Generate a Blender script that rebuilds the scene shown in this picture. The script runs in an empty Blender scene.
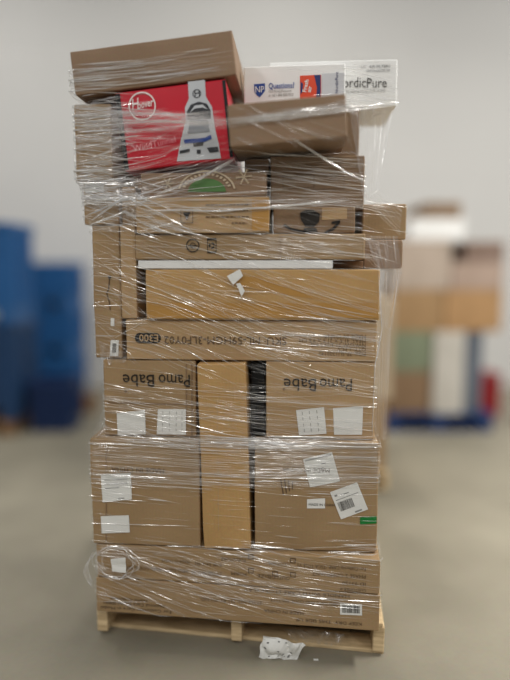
import bpy, bmesh, math, random
from mathutils import Vector, Matrix, noise

# ------------------------------------------------------------------ camera, world, lights, exposure
TH, PSI, H, F = math.radians(6.65), math.radians(4.0), 1.31, 600.0
CT, ST = math.cos(TH), math.sin(TH)
OX, OY = -0.065, 1.97                      # front centre of the main load on the floor
scene = bpy.context.scene
col = scene.collection
cam_d = bpy.data.cameras.new('camera')
cam = bpy.data.objects.new('camera', cam_d); col.objects.link(cam)
cam_d.sensor_fit = 'VERTICAL'; cam_d.sensor_height = 36.0; cam_d.lens = F / 680.0 * 36.0
cam.location = (0, 0, H); cam.rotation_euler = (math.radians(90) - TH, 0, 0)
cam_d.dof.use_dof = True; cam_d.dof.focus_distance = 1.985
cam_d.dof.aperture_fstop = (cam_d.lens / 1000.0) / 0.108
scene.camera = cam

world = bpy.data.worlds.new('world'); scene.world = world; world.use_nodes = True
wb = world.node_tree.nodes['Background']
wb.inputs[0].default_value = (0.96, 0.97, 1.0, 1); wb.inputs[1].default_value = 0.38

def lamp(x, y, z, sx, sy, power, tilt=0.0):
    l = bpy.data.lights.new('ceiling_lamp', 'AREA'); l.shape = 'RECTANGLE'; l.size = sx; l.size_y = sy
    l.energy = power; l.color = (1.0, 0.975, 0.925)
    o = bpy.data.objects.new('ceiling_lamp', l); col.objects.link(o)
    o.location = (x, y, z); o.rotation_euler = (tilt, 0, 0)
for lx in (-3.2, 0.2, 3.6):
    lamp(lx, -2.6, 4.6, 0.5, 2.2, 115, math.radians(18))
    lamp(lx, 4.4, 4.9, 0.4, 1.6, 85)
lamp(2.7, 2.1, 3.7, 0.4, 1.0, 230)
lamp(-3.4, 1.0, 4.8, 0.4, 2.0, 35)
vs = scene.view_settings
vs.view_transform = 'Standard'; vs.look = 'None'; vs.gamma = 1.0; vs.use_curve_mapping = False
vs.exposure = -0.6

# ------------------------------------------------------------------ helpers
def ray(px, py):
    a, b = px - 255.0, 340.0 - py
    return Vector((a, F * CT + b * ST, -F * ST + b * CT))
CAM = Vector((0, 0, H))
ROT = Matrix.Rotation(-PSI, 4, 'Z')
LM = Matrix.Translation((OX, OY, 0)) @ ROT            # load frame: u right, v deep, z up
LMI = LM.inverted()
def uz(px, py, v=0.0):
    o = LMI @ CAM; d = LMI.to_3x3() @ ray(px, py)
    p = o + d * ((v - o.y) / d.y)
    return p.x, p.z
def wxz(px, py, Y):
    p = CAM + ray(px, py) * (Y / ray(px, py).y)
    return p.x, p.z
def ground(px, py):
    d = ray(px, py); return CAM + d * (-H / d.z)

def lin(r, g, b):
    f = lambda c: (c / 255 / 12.92) if c / 255 <= 0.04045 else ((c / 255 + 0.055) / 1.055) ** 2.4
    return (f(r), f(g), f(b), 1)

MATS = {}
def mat_basic(name, rgb, rough=0.6, spec=0.3, var=0.06, scale=8.0, bump=0.0, metal=0.0):
    if name in MATS: return MATS[name]
    m = bpy.data.materials.new(name); m.use_nodes = True
    nt = m.node_tree; bs = nt.nodes['Principled BSDF']
    tc = nt.nodes.new('ShaderNodeTexCoord'); nz = nt.nodes.new('ShaderNodeTexNoise')
    nz.inputs['Scale'].default_value = scale; nz.inputs['Detail'].default_value = 4
    nt.links.new(tc.outputs['Object'], nz.inputs['Vector'])
    rp = nt.nodes.new('ShaderNodeValToRGB')
    c = lin(*rgb)
    rp.color_ramp.elements[0].position = 0.3; rp.color_ramp.elements[1].position = 0.7
    rp.color_ramp.elements[0].color = tuple(max(0, q * (1 - var)) for q in c[:3]) + (1,)
    rp.color_ramp.elements[1].color = tuple(min(1, q * (1 + var)) for q in c[:3]) + (1,)
    nt.links.new(nz.outputs['Fac'], rp.inputs['Fac']); nt.links.new(rp.outputs['Color'], bs.inputs['Base Color'])
    bs.inputs['Roughness'].default_value = rough; bs.inputs['Specular IOR Level'].default_value = spec
    bs.inputs['Metallic'].default_value = metal
    if bump:
        b = nt.nodes.new('ShaderNodeBump'); b.inputs['Strength'].default_value = bump; b.inputs['Distance'].default_value = 0.002
        nt.links.new(nz.outputs['Fac'], b.inputs['Height']); nt.links.new(b.outputs['Normal'], bs.inputs['Normal'])
    MATS[name] = m
    return m

def mat_card(name, rgb):
    """corrugated kraft board: fibre flecks, faint flute lines, big soft blotches"""
    if name in MATS: return MATS[name]
    m = bpy.data.materials.new(name); m.use_nodes = True
    nt = m.node_tree; N = nt.nodes; Lk = nt.links; bs = N['Principled BSDF']
    tc = N.new('ShaderNodeTexCoord')
    n1 = N.new('ShaderNodeTexNoise'); n1.inputs['Scale'].default_value = 5; n1.inputs['Detail'].default_value = 5
    n2 = N.new('ShaderNodeTexNoise'); n2.inputs['Scale'].default_value = 160; n2.inputs['Detail'].default_value = 2
    wv = N.new('ShaderNodeTexWave'); wv.inputs['Scale'].default_value = 28; wv.inputs['Distortion'].default_value = 0.6
    for n in (n1, n2, wv): Lk.new(tc.outputs['Object'], n.inputs['Vector'])
    c = lin(*rgb)
    rp = N.new('ShaderNodeValToRGB')
    rp.color_ramp.elements[0].position = 0.25; rp.color_ramp.elements[1].position = 0.75
    rp.color_ramp.elements[0].color = (c[0] * .86, c[1] * .85, c[2] * .82, 1)
    rp.color_ramp.elements[1].color = (min(1, c[0] * 1.1), min(1, c[1] * 1.1), min(1, c[2] * 1.1), 1)
    Lk.new(n1.outputs['Fac'], rp.inputs['Fac'])
    mx = N.new('ShaderNodeMix'); mx.data_type = 'RGBA'; mx.blend_type = 'MULTIPLY'; mx.inputs[0].default_value = 0.22
    Lk.new(rp.outputs['Color'], mx.inputs[6]); Lk.new(n2.outputs['Color'], mx.inputs[7])
    Lk.new(mx.outputs[2], bs.inputs['Base Color'])
    bs.inputs['Roughness'].default_value = 0.62; bs.inputs['Specular IOR Level'].default_value = 0.25
    bp = N.new('ShaderNodeBump'); bp.inputs['Strength'].default_value = 0.05; bp.inputs['Distance'].default_value = 0.001
    ad = N.new('ShaderNodeMath'); ad.operation = 'ADD'
    Lk.new(wv.outputs['Fac'], ad.inputs[0]); Lk.new(n2.outputs['Fac'], ad.inputs[1])
    Lk.new(ad.outputs[0], bp.inputs['Height']); Lk.new(bp.outputs['Normal'], bs.inputs['Normal'])
    MATS[name] = m
    return m

def mat_wood(name, rgb):
    if name in MATS: return MATS[name]
    m = bpy.data.materials.new(name); m.use_nodes = True
    nt = m.node_tree; N = nt.nodes; Lk = nt.links; bs = N['Principled BSDF']
    tc = N.new('ShaderNodeTexCoord'); mp = N.new('ShaderNodeMapping'); mp.inputs['Scale'].default_value = (6, 40, 60)
    nz = N.new('ShaderNodeTexNoise'); nz.inputs['Scale'].default_value = 1.5; nz.inputs['Detail'].default_value = 6
    Lk.new(tc.outputs['Object'], mp.inputs['Vector']); Lk.new(mp.outputs['Vector'], nz.inputs['Vector'])
    c = lin(*rgb); rp = N.new('ShaderNodeValToRGB')
    rp.color_ramp.elements[0].position = 0.3; rp.color_ramp.elements[1].position = 0.72
    rp.color_ramp.elements[0].color = (c[0] * .6, c[1] * .55, c[2] * .48, 1); rp.color_ramp.elements[1].color = (min(1, c[0] * 1.12), min(1, c[1] * 1.12), min(1, c[2] * 1.1), 1)
    Lk.new(nz.outputs['Fac'], rp.inputs['Fac']); Lk.new(rp.outputs['Color'], bs.inputs['Base Color'])
    bs.inputs['Roughness'].default_value = 0.75
    bp = N.new('ShaderNodeBump'); bp.inputs['Strength'].default_value = 0.3; bp.inputs['Distance'].default_value = 0.002
    Lk.new(nz.outputs['Fac'], bp.inputs['Height']); Lk.new(bp.outputs['Normal'], bs.inputs['Normal'])
    MATS[name] = m
    return m

def mat_film(name, rough=0.2, tint=(0.95, 0.95, 0.95), gloss=0.55):
    """clear stretch film: mostly see-through, the bunched plies (attribute 'ply') scatter and shine"""
    if name in MATS: return MATS[name]
    m = bpy.data.materials.new(name); m.use_nodes = True
    nt = m.node_tree; N = nt.nodes; Lk = nt.links
    N.remove(N['Principled BSDF']); out = N['Material Output']
    tr = N.new('ShaderNodeBsdfTransparent'); df = N.new('ShaderNodeBsdfDiffuse'); tl = N.new('ShaderNodeBsdfTranslucent'); gl = N.new('ShaderNodeBsdfGlossy')
    df.inputs['Color'].default_value = tint + (1,); tl.inputs['Color'].default_value = tint + (1,)
    gl.inputs['Roughness'].default_value = rough; gl.inputs['Color'].default_value = (1, 1, 1, 1)
    m1 = N.new('ShaderNodeMixShader'); m1.inputs[0].default_value = 0.25
    Lk.new(df.outputs[0], m1.inputs[1]); Lk.new(tl.outputs[0], m1.inputs[2])
    m2 = N.new('ShaderNodeMixShader'); m2.inputs[0].default_value = gloss
    Lk.new(m1.outputs[0], m2.inputs[1]); Lk.new(gl.outputs[0], m2.inputs[2])
    at = N.new('ShaderNodeAttribute'); at.attribute_name = 'ply'
    m3 = N.new('ShaderNodeMixShader')
    Lk.new(at.outputs['Fac'], m3.inputs[0]); Lk.new(tr.outputs[0], m3.inputs[1]); Lk.new(m2.outputs[0], m3.inputs[2])
    Lk.new(m3.outputs[0], out.inputs['Surface'])
    MATS[name] = m
    return m

def obj(name, bm_or_me, mat, parent=None, mw=None):
    if isinstance(bm_or_me, bmesh.types.BMesh):
        me = bpy.data.meshes.new(name); bm_or_me.normal_update(); bm_or_me.to_mesh(me); bm_or_me.free()
    else: me = bm_or_me
    if mat and not me.materials: me.materials.append(mat)
    o = bpy.data.objects.new(name, me); col.objects.link(o)
    if parent: o.parent = parent
    if mw is not None: o.matrix_world = mw
    return o
def tag(o, label, cat, group=None):
    o['label'] = label; o['category'] = cat
    if group: o['group'] = group
    return o
def struct(o): o['kind'] = 'structure'; return o
def empty(name, mw):
    o = bpy.data.objects.new(name, None); col.objects.link(o); o.matrix_world = mw; o.empty_display_size = 0.1
    return o

def box_bm(x0, x1, y0, y1, z0, z1, bm=None, bev=0.0):
    bm = bm or bmesh.new()
    vs_ = [bm.verts.new(p) for p in ((x0, y0, z0), (x1, y0, z0), (x1, y1, z0), (x0, y1, z0), (x0, y0, z1), (x1, y0, z1), (x1, y1, z1), (x0, y1, z1))]
    fs = [bm.faces.new([vs_[i] for i in q]) for q in ((3, 2, 1, 0), (4, 5, 6, 7), (0, 1, 5, 4), (1, 2, 6, 5), (2, 3, 7, 6), (3, 0, 4, 7))]
    if bev:
        es = list({e for f in fs for e in f.edges})
        bmesh.ops.bevel(bm, geom=es, offset=bev, segments=2, affect='EDGES', profile=0.5)
    return bm

def carton_mesh(w, d, h, seed, dent=0.002, bev=0.004, bulge=0.0, cuts=7):
    """a carton: rounded board edges, faces slightly dented and bulged; origin bottom centre"""
    bm = bmesh.new(); bmesh.ops.create_cube(bm, size=1)
    bmesh.ops.subdivide_edges(bm, edges=bm.edges[:], cuts=cuts, use_grid_fill=True)
    off = Vector((seed * 3.7, seed * 1.3, seed * 7.1))
    for v in bm.verts:
        p = v.co.copy(); n = Vector((0, 0, 0))
        for i in range(3):
            if abs(abs(p[i]) - 0.5) < 1e-4: n[i] = math.copysign(1, p[i])
        q = Vector((p.x * w, p.y * d, (p.z + .5) * h))
        k = 1.0
        ex = [1 - abs(2 * p[i]) for i in range(3)]
        inner = sorted(ex)[1]                                   # 0 on edges
        amt = noise.noise(q * 7 + off) * dent + bulge * min(1, inner * 2.2)
        e = Vector((noise.noise(q * 4 + off * 2), noise.noise(q * 4 + off * 3), noise.noise(q * 4 + off * 5))) * dent * 0.8
        if n.z: amt = -abs(amt) * .7
        v.co = q + n * min(amt, 0.004) + Vector((e.x * (1 - abs(n.x)), 0, e.z * (1 - abs(n.z)) * (0 if p.z < -.49 else 1)))
    bm.normal_update()
    es = [e for e in bm.edges if len(e.link_faces) == 2 and e.calc_face_angle(0) > 1.0]
    bmesh.ops.bevel(bm, geom=es, offset=bev, segments=2, affect='EDGES', profile=0.5)
    for f in bm.faces: f.smooth = False
    return bm

BOXES = []           # (matrix, w, d, h) of what the film goes round
SEED = [1]
class Carton:
    def __init__(s, name, label, mat, w, d, h, mw, cat='box', group=None, film=True, **kw):
        SEED[0] += 1
        s.w, s.d, s.h, s.mw = w, d, h, mw
        s.o = obj(name, carton_mesh(w, d, h, SEED[0], **kw), mat, mw=mw); tag(s.o, label, cat, group)
        s.inv = mw.inverted(); s.fy = -d / 2
        if film: BOXES.append((mw, w, d, h))
    def pt(s, px, py):                       # where the line of sight meets the front face
        o = s.inv @ CAM; dd = s.inv.to_3x3() @ ray(px, py)
        p = o + dd * ((s.fy - o.y) / dd.y)
        return p.x, p.z
    def patch(s, name, mat, pts, lift=0.0025, thick=0.0008, label=None, parent=None):
        """flat thing stuck on the front; pts are pixel corners, clockwise"""
        P = [s.pt(*p) for p in pts]
        return s.plate(name, mat, P, lift, thick, label, parent)
    def plate(s, name, mat, P, lift=0.0025, thick=0.0008, label=None, parent=None):
        bm = bmesh.new()
        a = [bm.verts.new((x, s.fy - lift - thick, z)) for x, z in P]
        b = [bm.verts.new((x, s.fy - lift + thick, z)) for x, z in P]
        n = len(P)
        bm.faces.new(a); bm.faces.new(b[::-1])
        for i in range(n): bm.faces.new((a[i], b[i], b[(i + 1) % n], a[(i + 1) % n]))
        bmesh.ops.recalc_face_normals(bm, faces=bm.faces[:])
        o = obj(name, bm, mat, parent or s.o)
        if label: o['label'] = label
        return o
    def multi(s, name, mat, polys, lift=0.0045, parent=None, label=None):
        """print: several flat outlines as one mark (front-face coordinates)"""
        bm = bmesh.new()
        for P in polys:
            bm.faces.new([bm.verts.new((x, s.fy - lift, z)) for x, z in P])
        o = obj(name, bm, mat, parent or s.o)
        if label: o['label'] = label
        return o
    def text(s, body, px, py, size_px, mat, rot=0.0, flip=False, align='LEFT', name='printed_text', lift=0.0045, parent=None, sx=1.0, bold=0.0, shear=0.0, fit=None):
        x0, z0 = s.pt(px, py); size = size_px / 284.0
        c = bpy.data.curves.new('t', 'FONT'); c.body = body; c.size = size; c.resolution_u = 2; c.align_x = align; c.offset = bold; c.shear = shear
        t = bpy.data.objects.new('t', c); col.objects.link(t)
        bpy.context.view_layer.update()
        me = bpy.data.meshes.new_from_object(t.evaluated_get(bpy.context.evaluated_depsgraph_get()))
        bpy.data.objects.remove(t); bpy.data.curves.remove(c)
        r = rot + (math.pi if flip else 0)
        if fit: sx = fit / 284.0 / max(v.co.x for v in me.vertices)
        for v in me.vertices:
            X, Z = v.co.x * sx, v.co.y
            v.co = (x0 + X * math.cos(r) - Z * math.sin(r), s.fy - lift, z0 + X * math.sin(r) + Z * math.cos(r))
        me.materials.clear()
        return obj(name, me, mat, parent or s.o)

def ring(cx, cz, r0, r1, a0=0, a1=2 * math.pi, n=20, sz=1.0):
    out = []
    for i in range(n):
        a, b = a0 + (a1 - a0) * i / n, a0 + (a1 - a0) * (i + 1) / n
        out.append([(cx + r0 * math.cos(a), cz + sz * r0 * math.sin(a)), (cx + r1 * math.cos(a), cz + sz * r1 * math.sin(a)), (cx + r1 * math.cos(b), cz + sz * r1 * math.sin(b)), (cx + r0 * math.cos(b), cz + sz * r0 * math.sin(b))])
    return out
def disc(cx, cz, r, n=20, sz=1.0):
    return [(cx + r * math.cos(2 * math.pi * i / n), cz + sz * r * math.sin(2 * math.pi * i / n)) for i in range(n)]
def rect(x0, z0, x1, z1): return [(x0, z0), (x1, z0), (x1, z1), (x0, z1)]

def place(u0, u1, v, d, z0, z1, roll=0.0, yaw=0.0):
    """matrix for a carton whose front face spans u0..u1, z0..z1 at depth v of the load frame"""
    w, h = u1 - u0, z1 - z0
    cx, cz = (u0 + u1) / 2, (z0 + z1) / 2
    m = LM @ Matrix.Translation((cx, v, cz)) @ Matrix.Rotation(yaw, 4, 'Z') @ Matrix.Rotation(-roll, 4, 'Y') @ Matrix.Translation((0, d / 2, -h / 2))
    return w, d, h, m
def pxcarton(name, label, mat, x0, x1, ym, v, d, z0, z1, roll=0.0, yaw=0.0, **kw):
    u0, u1 = uz(x0, ym, v)[0], uz(x1, ym, v)[0]
    w, d, h, m = place(u0, u1, v, d, z0, z1, roll, yaw)
    return Carton(name, label, mat, w, d, h, m, **kw)
def ucarton(name, label, mat, u0, u1, v, d, z0, z1, roll=0.0, yaw=0.0, **kw):
    w, d, h, m = place(u0, u1, v, d, z0, z1, roll, yaw)
    return Carton(name, label, mat, w, d, h, m, **kw)

# ------------------------------------------------------------------ materials
KRAFT = mat_card('kraft_board', (168, 140, 104))
KRAFT_L = mat_card('kraft_board_light', (186, 155, 116))
KRAFT_G = mat_card('kraft_board_golden', (194, 156, 104))
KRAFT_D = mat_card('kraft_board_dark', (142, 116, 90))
KRAFT_B = mat_card('kraft_board_brown', (150, 124, 100))
INK = mat_basic('black_ink', (38, 33, 28), 0.6)
INK_F = mat_basic('faded_ink', (88, 70, 52), 0.7)
PAPER = mat_basic('white_paper', (226, 226, 222), 0.55, var=0.03)
PAPER_G = mat_basic('grey_print', (140, 140, 138), 0.6)
RED = mat_basic('red_gloss_print', (196, 14, 40), 0.3, 0.5, var=0.08)
WHITE = mat_basic('white_board', (240, 240, 238), 0.45, var=0.02)
BLUE_P = mat_basic('blue_print', (44, 74, 150), 0.5)
ORANGE = mat_basic('orange_print', (226, 74, 36), 0.4)
NAVY = mat_basic('navy_print', (34, 44, 104), 0.4)
SILVER = mat_basic('silver_print', (196, 200, 204), 0.35)
DARKG = mat_basic('dark_grey_print', (52, 54, 58), 0.4)
GREEN_P = mat_basic('green_print', (84, 122, 70), 0.6)
GREEN_T = mat_basic('green_tape', (18, 122, 52), 0.35)
TAPE = mat_basic('tan_packing_tape', (178, 134, 70), 0.28, 0.5, var=0.05)
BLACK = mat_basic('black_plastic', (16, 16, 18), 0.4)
FOAM = mat_basic('white_foam', (228, 228, 226), 0.7, var=0.02, scale=60, bump=0.1)
WOOD = mat_wood('pale_pallet_wood', (222, 198, 158))
WOOD_O = mat_wood('old_pallet_wood', (150, 116, 80))
WHITE_INK = mat_basic('white_ink', (236, 226, 222), 0.4)

# ------------------------------------------------------------------ the setting
def concrete():
    m = bpy.data.materials.new('concrete'); m.use_nodes = True
    nt = m.node_tree; N = nt.nodes; Lk = nt.links; bs = N['Principled BSDF']
    tc = N.new('ShaderNodeTexCoord')
    n1 = N.new('ShaderNodeTexNoise'); n1.inputs['Scale'].default_value = 1.1; n1.inputs['Detail'].default_value = 6
    n2 = N.new('ShaderNodeTexNoise'); n2.inputs['Scale'].default_value = 55; n2.inputs['Detail'].default_value = 3
    for n in (n1, n2): Lk.new(tc.outputs['Object'], n.inputs['Vector'])
    rp = N.new('ShaderNodeValToRGB')
    rp.color_ramp.elements[0].position = 0.25; rp.color_ramp.elements[0].color = lin(122, 117, 102)
    rp.color_ramp.elements[1].position = 0.75; rp.color_ramp.elements[1].color = lin(166, 159, 141)
    Lk.new(n1.outputs['Fac'], rp.inputs['Fac'])
    mx = N.new('ShaderNodeMix'); mx.data_type = 'RGBA'; mx.blend_type = 'MULTIPLY'; mx.inputs[0].default_value = 0.15
    Lk.new(rp.outputs['Color'], mx.inputs[6]); Lk.new(n2.outputs['Color'], mx.inputs[7])
    Lk.new(mx.outputs[2], bs.inputs['Base Color']); bs.inputs['Roughness'].default_value = 0.5
    bs.inputs['Specular IOR Level'].default_value = 0.3
    return m
WALL_Y = 6.7
fl = struct(obj('floor', box_bm(-7, 7, -6, WALL_Y, -0.1, 0), concrete())); fl['label'] = 'grey beige concrete warehouse floor'
wm = mat_basic('painted_wall', (217, 216, 213), 0.8, 0.15, var=0.015, scale=1.5)
wl = struct(obj('wall_back', box_bm(-7, 7, WALL_Y, WALL_Y + 0.15, -0.1, 6.0), wm)); wl['label'] = 'plain off-white warehouse wall'

# ------------------------------------------------------------------ main pallet
def pallet(mw, label, wood, W=1.016, D=1.22, dark=None, skew=True):
    t = empty('wooden_pallet', mw); tag(t, label, 'pallet')
    r = random.Random(4)
    for sx in (-1, 0, 1):
        x = sx * (W / 2 - 0.019)
        bm = box_bm(x - .019, x + .019, 0, D, .015, .104, bev=.003)
        for v in bm.verts: v.co.x += r.uniform(-.0015, .0015)
        obj('stringer', bm, wood, t)
    for i in range(7):
        y = i * (D - .11) / 6
        obj('deck_board', box_bm(-W / 2 + r.uniform(0, .008), W / 2 - r.uniform(0, .008), y, y + .10, .105, .119, bev=.002), wood, t)
    for i in range(4):
        y = .012 + i * (D - .125) / 3
        bm = box_bm(-W / 2, W / 2, y, y + .09, .001, .0145, bev=.002)
        if skew and i == 0:
            for v in bm.verts: v.co.y += (.02 - .02 * (v.co.x / (W / 2))) + noise.noise(v.co * 6) * .004
        obj('bottom_board', bm, wood, t)
    return t
PAL = LM @ Matrix.Translation((0, 0, 0)) @ Matrix.Rotation(math.radians(-3), 4, 'Z')
pallet(PAL, 'pale wooden pallet with three stringers under the tall wrapped stack of boxes', WOOD)

# ------------------------------------------------------------------ the load, bottom up
Y3 = math.radians(-3)
b1 = pxcarton('long_carton', 'long flat brown carton lying directly on the wooden pallet, with barcode sticker at right', KRAFT, 94, 379, 605, -.05, 1.1, .121, .247, yaw=Y3, group='flat-pack cartons at the base')
b2 = pxcarton('long_carton', 'long flat brown carton second from the pallet, under the two large lower boxes', KRAFT, 94, 379, 570, -.048, 1.1, .249, .370, yaw=Y3, group='flat-pack cartons at the base')
LL = pxcarton('shipping_carton', 'large square carton at lower left with two white stickers stacked on its left side', KRAFT, 91.5, 200, 492, -.03, .6, .373, .746, group='large cartons of the lower rows')
LR = pxcarton('shipping_carton', 'large square carton at lower right with green tape and tilted barcode sticker', KRAFT, 254.5, 378, 495, -.03, .6, .373, .748, group='large cartons of the lower rows')
CB = ucarton('tall_carton', 'tall narrow plain tan carton standing between the four large boxes', KRAFT_G, -.113, .046, -.045, .4, .376, 1.008, roll=math.radians(1.6), bulge=.002)
UL = pxcarton('shipping_carton', 'carton printed with upside-down name, left of the tall narrow carton, two paper sheets below print', KRAFT, 104, 196, 400, .0, .55, .7485, 1.010, group='large cartons of the lower rows')
UR = pxcarton('shipping_carton', 'carton printed with upside-down name, right of the black gap, two paper sheets below print', KRAFT_L, 266, 375, 400, .0, .55, .7505, 1.011, group='large cartons of the lower rows')
BK = ucarton('black_gap_block', 'narrow black block filling the gap beside the tall tan carton', BLACK, .05, .098, .02, .4, .7505, 1.000)  # plain black block filling the gap
SKU = pxcarton('long_carton', 'wide carton with upside-down model number and black pill mark, below the taped box', KRAFT_L, 126, 377, 340, -.005, .5, 1.0125, 1.146)
LT1 = pxcarton('narrow_carton', 'upright narrow carton with torn hole and small white sticker at left edge', KRAFT, 94, 121, 300, .02, .45, 1.0125, 1.457, dent=.003)
LT2 = ucarton('narrow_carton', 'slim upright plain carton between the torn carton and the taped box', KRAFT_L, -.381, -.329, .004, .4, 1.1485, 1.457)
TB = pxcarton('wide_carton', 'wide golden brown carton with a broad strip of tan tape, under white foam board', KRAFT_G, 146, 380, 295, -.02, .45, 1.1485, 1.312)
SL = ucarton('foam_board', 'long thin white foam board lying on the taped carton', FOAM, -.318, .316, -.012, .4, 1.3145, 1.341, cat='board', dent=.0008, bev=.002)
TH_ = ucarton('gap_shade_slab', 'thin dark brown slab standing in for shade in the gap right of the foam board', KRAFT_D, .322, .424, .10, .3, 1.3145, 1.341, dent=.001, bev=.002)  # added slab: its dark colour paints the shade of the open gap
TN = ucarton('long_carton', 'long shallow carton with round and recycling marks, resting on white foam board', KRAFT, -.325, .418, -.012, .4, 1.3435, 1.425)
SM = ucarton('small_carton', 'light tan carton with small triangle mark and lines of text', KRAFT_L, -.318, .112, -.025, .32, 1.4275, 1.541, dent=.003)
STB = ucarton('small_carton', 'brown carton with a black carrier drawing, right of light tan carton', KRAFT_D, .124, .385, .012, .34, 1.4275, 1.512)
GRN = ucarton('small_carton', 'brown carton printed with green half circle and pale snowflakes', KRAFT_B, -.308, .102, .004, .34, 1.5435, 1.622)
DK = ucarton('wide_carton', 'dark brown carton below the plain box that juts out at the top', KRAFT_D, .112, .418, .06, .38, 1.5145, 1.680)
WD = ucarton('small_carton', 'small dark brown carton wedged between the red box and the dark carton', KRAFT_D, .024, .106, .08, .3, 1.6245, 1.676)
LB = ucarton('narrow_carton', 'wrapped carton with small white label on the left edge, lower of two', KRAFT, -.505, -.388, .02, .4, 1.4595, 1.600, dent=.003)
LF = ucarton('narrow_carton', 'slim carton behind film, between left edge cartons and the light tan box', KRAFT_L, -.383, -.334, .04, .35, 1.4595, 1.585)
LA = ucarton('narrow_carton', 'heavily wrapped carton on the left edge beside the red box', KRAFT, -.527, -.404, .02, .4, 1.6025, 1.846, dent=.003)
R6 = math.radians(5.8)
cx, cz = -.184, 1.768
RD = ucarton('vacuum_box', 'tilted glossy red box with a silver vacuum cleaner printed on its front', RED, cx - .188, cx + .170, .0, .32, cz - .123, cz + .123, roll=R6, dent=.001)
TP = ucarton('wide_carton', 'plain brown carton tilted on top of the red box, highest of the stack', KRAFT_B, -.256 - .264, -.256 + .258, -.005, .5, 1.959 - .0675, 1.959 + .0675, roll=R6, dent=.0015)
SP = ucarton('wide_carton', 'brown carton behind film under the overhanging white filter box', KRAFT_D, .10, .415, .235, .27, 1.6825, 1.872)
NP = ucarton('filter_box', 'white box with blue shield logo and orange label, behind the jutting plain box', WHITE, .016, .36, .17, .055, 1.8025, 2.000, roll=math.radians(.6), dent=.001)
ND = ucarton('filter_box', 'white box with large grey lettering at upper right corner of the stack', WHITE, .10, .541, .232, .30, 1.8745, 2.031, roll=math.radians(.2), dent=.001)
BR = ucarton('plain_carton', 'plain brown carton jutting out of the stack in front of the white boxes', KRAFT_B, -.008, .345, -.10, .255, 1.692, 1.816, roll=math.radians(4.2), dent=.001)
RB2 = ucarton('small_carton', 'film-covered carton at the right edge above the taped carton', KRAFT_B, .428, .556, .12, .3, 1.3145, 1.412, dent=.003)
RB = ucarton('small_carton', 'plain brown carton poking out at the right edge, above a film-covered carton', KRAFT, .424, .575, .16, .3, 1.4145, 1.535, yaw=math.radians(4))

# ------------------------------------------------------------------ prints, stickers and tape
def barcode(box, lab, x0, z0, w, h, n=14, ang=0.0, seed=1):
    r = random.Random(seed); polys = []; x = 0.0
    c, s_ = math.cos(ang), math.sin(ang)
    while x < w:
        b = r.choice((.0009, .0014, .002, .003))
        P = rect(x, 0, min(w, x + b), h)
        polys.append([(x0 + a * c - q * s_, z0 + a * s_ + q * c) for a, q in P]); x += b + r.choice((.001, .0015, .0022))
    box.multi('barcode', INK, polys, parent=lab)
def sticker(box, pts, label='white paper sticker', lines=(), code=None, seed=1):
    """white sheet by pixel corners TL,TR,BR,BL; lines are (s0,s1,t,h) in sheet fractions"""
    lab = box.patch('paper_sticker', PAPER, pts, label=label)
    P = [Vector((*box.pt(*p),)) for p in pts]
    def at(s, t): return (P[0] * (1 - s) + P[1] * s) * (1 - t) + (P[3] * (1 - s) + P[2] * s) * t
    polys = []
    for (s0, s1, t, h) in lines: polys.append([tuple(at(s0, t + h)), tuple(at(s1, t + h)), tuple(at(s1, t)), tuple(at(s0, t))])
    for q in polys: box.multi('sticker_print', PAPER_G, [q], parent=lab)
    if code:
        s0, s1, t0, t1 = code; r = random.Random(seed); polys = []; x = s0
        while x < s1:
            b = r.uniform(.012, .03) * (s1 - s0) * 1.6
            polys.append([tuple(at(x, t1)), tuple(at(min(s1, x + b), t1)), tuple(at(min(s1, x + b), t0)), tuple(at(x, t0))]); x += b + r.uniform(.012, .03) * (s1 - s0) * 1.6
        box.multi('barcode', INK, polys, parent=lab)
    return lab
def tl(n, s0, s1, t0, t1, h=.02, seed=0):
    r = random.Random(seed)
    return [(s0, s0 + (s1 - s0) * r.uniform(.6, 1), t0 + (t1 - t0) * i / max(1, n - 1), h) for i in range(n)]

# base cartons
sticker(b1, [(340, 603), (362, 604), (362, 615), (340, 614)], 'small white barcode sticker', code=(.1, .9, .12, .8), seed=3)
for (B, body, x, y, size, fit, ink) in (
        (b1, 'MFD DATE AND CODE: MM-YYYY', 338, 602, 6.2, 64, INK_F), (b1, 'MADE IN CHINA', 304, 611, 6, 38, INK_F), (b1, 'KEEP DRY  THIS SIDE UP', 362, 622, 5.5, 62, INK_F),
        (b1, 'HANDLE WITH CARE STORE FLAT', 350, 594, 6, 100, INK_F), (b1, 'STYLE NO: 551-B2  PO NO:', 262, 601, 6, 60, INK_F), (b1, 'For Customer Care in Model', 172, 610, 5.6, 72, INK),
        (b1, 'National Care Model 00001', 165, 604.5, 5.6, 62, INK), (b1, 'Home Collection', 148, 599, 5.6, 38, INK),
        (b2, 'For California CARB (TSCA TITLE VI)', 366, 567, 6.2, 64, INK_F), (b2, 'PHASE 2 COMPLIANT', 366, 574.5, 6.2, 50, INK_F), (b2, 'ID 93120', 366, 582, 6, 22, INK_F), (b2, 'CUSTOMER #', 366, 588.5, 6, 24, INK_F),
        (b2, 'CUSTOM', 290, 562, 6, 20, INK_F), (b2, 'OUTSIDE', 290, 576, 6, 20, INK_F), (b2, 'FURNITURE', 246, 558, 6, 24, INK_F), (b2, 'FORM', 247, 572, 6, 15, INK_F), (b2, 'SIZE', 270, 574, 6, 12, INK_F),
        (b2, '5 W 54-4-4H', 222, 563, 6, 26, INK_F), (b2, 'MADE IN CHINA', 190, 560, 6, 28, INK_F), (b2, 'STYLE NO: 05', 222, 572, 6, 30, INK_F), (b2, 'MFD DATE AND CODE: MM', 188, 569, 6, 62, INK_F)):
    B.text(body, x, y, size * .8, ink, flip=True, fit=fit)
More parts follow.
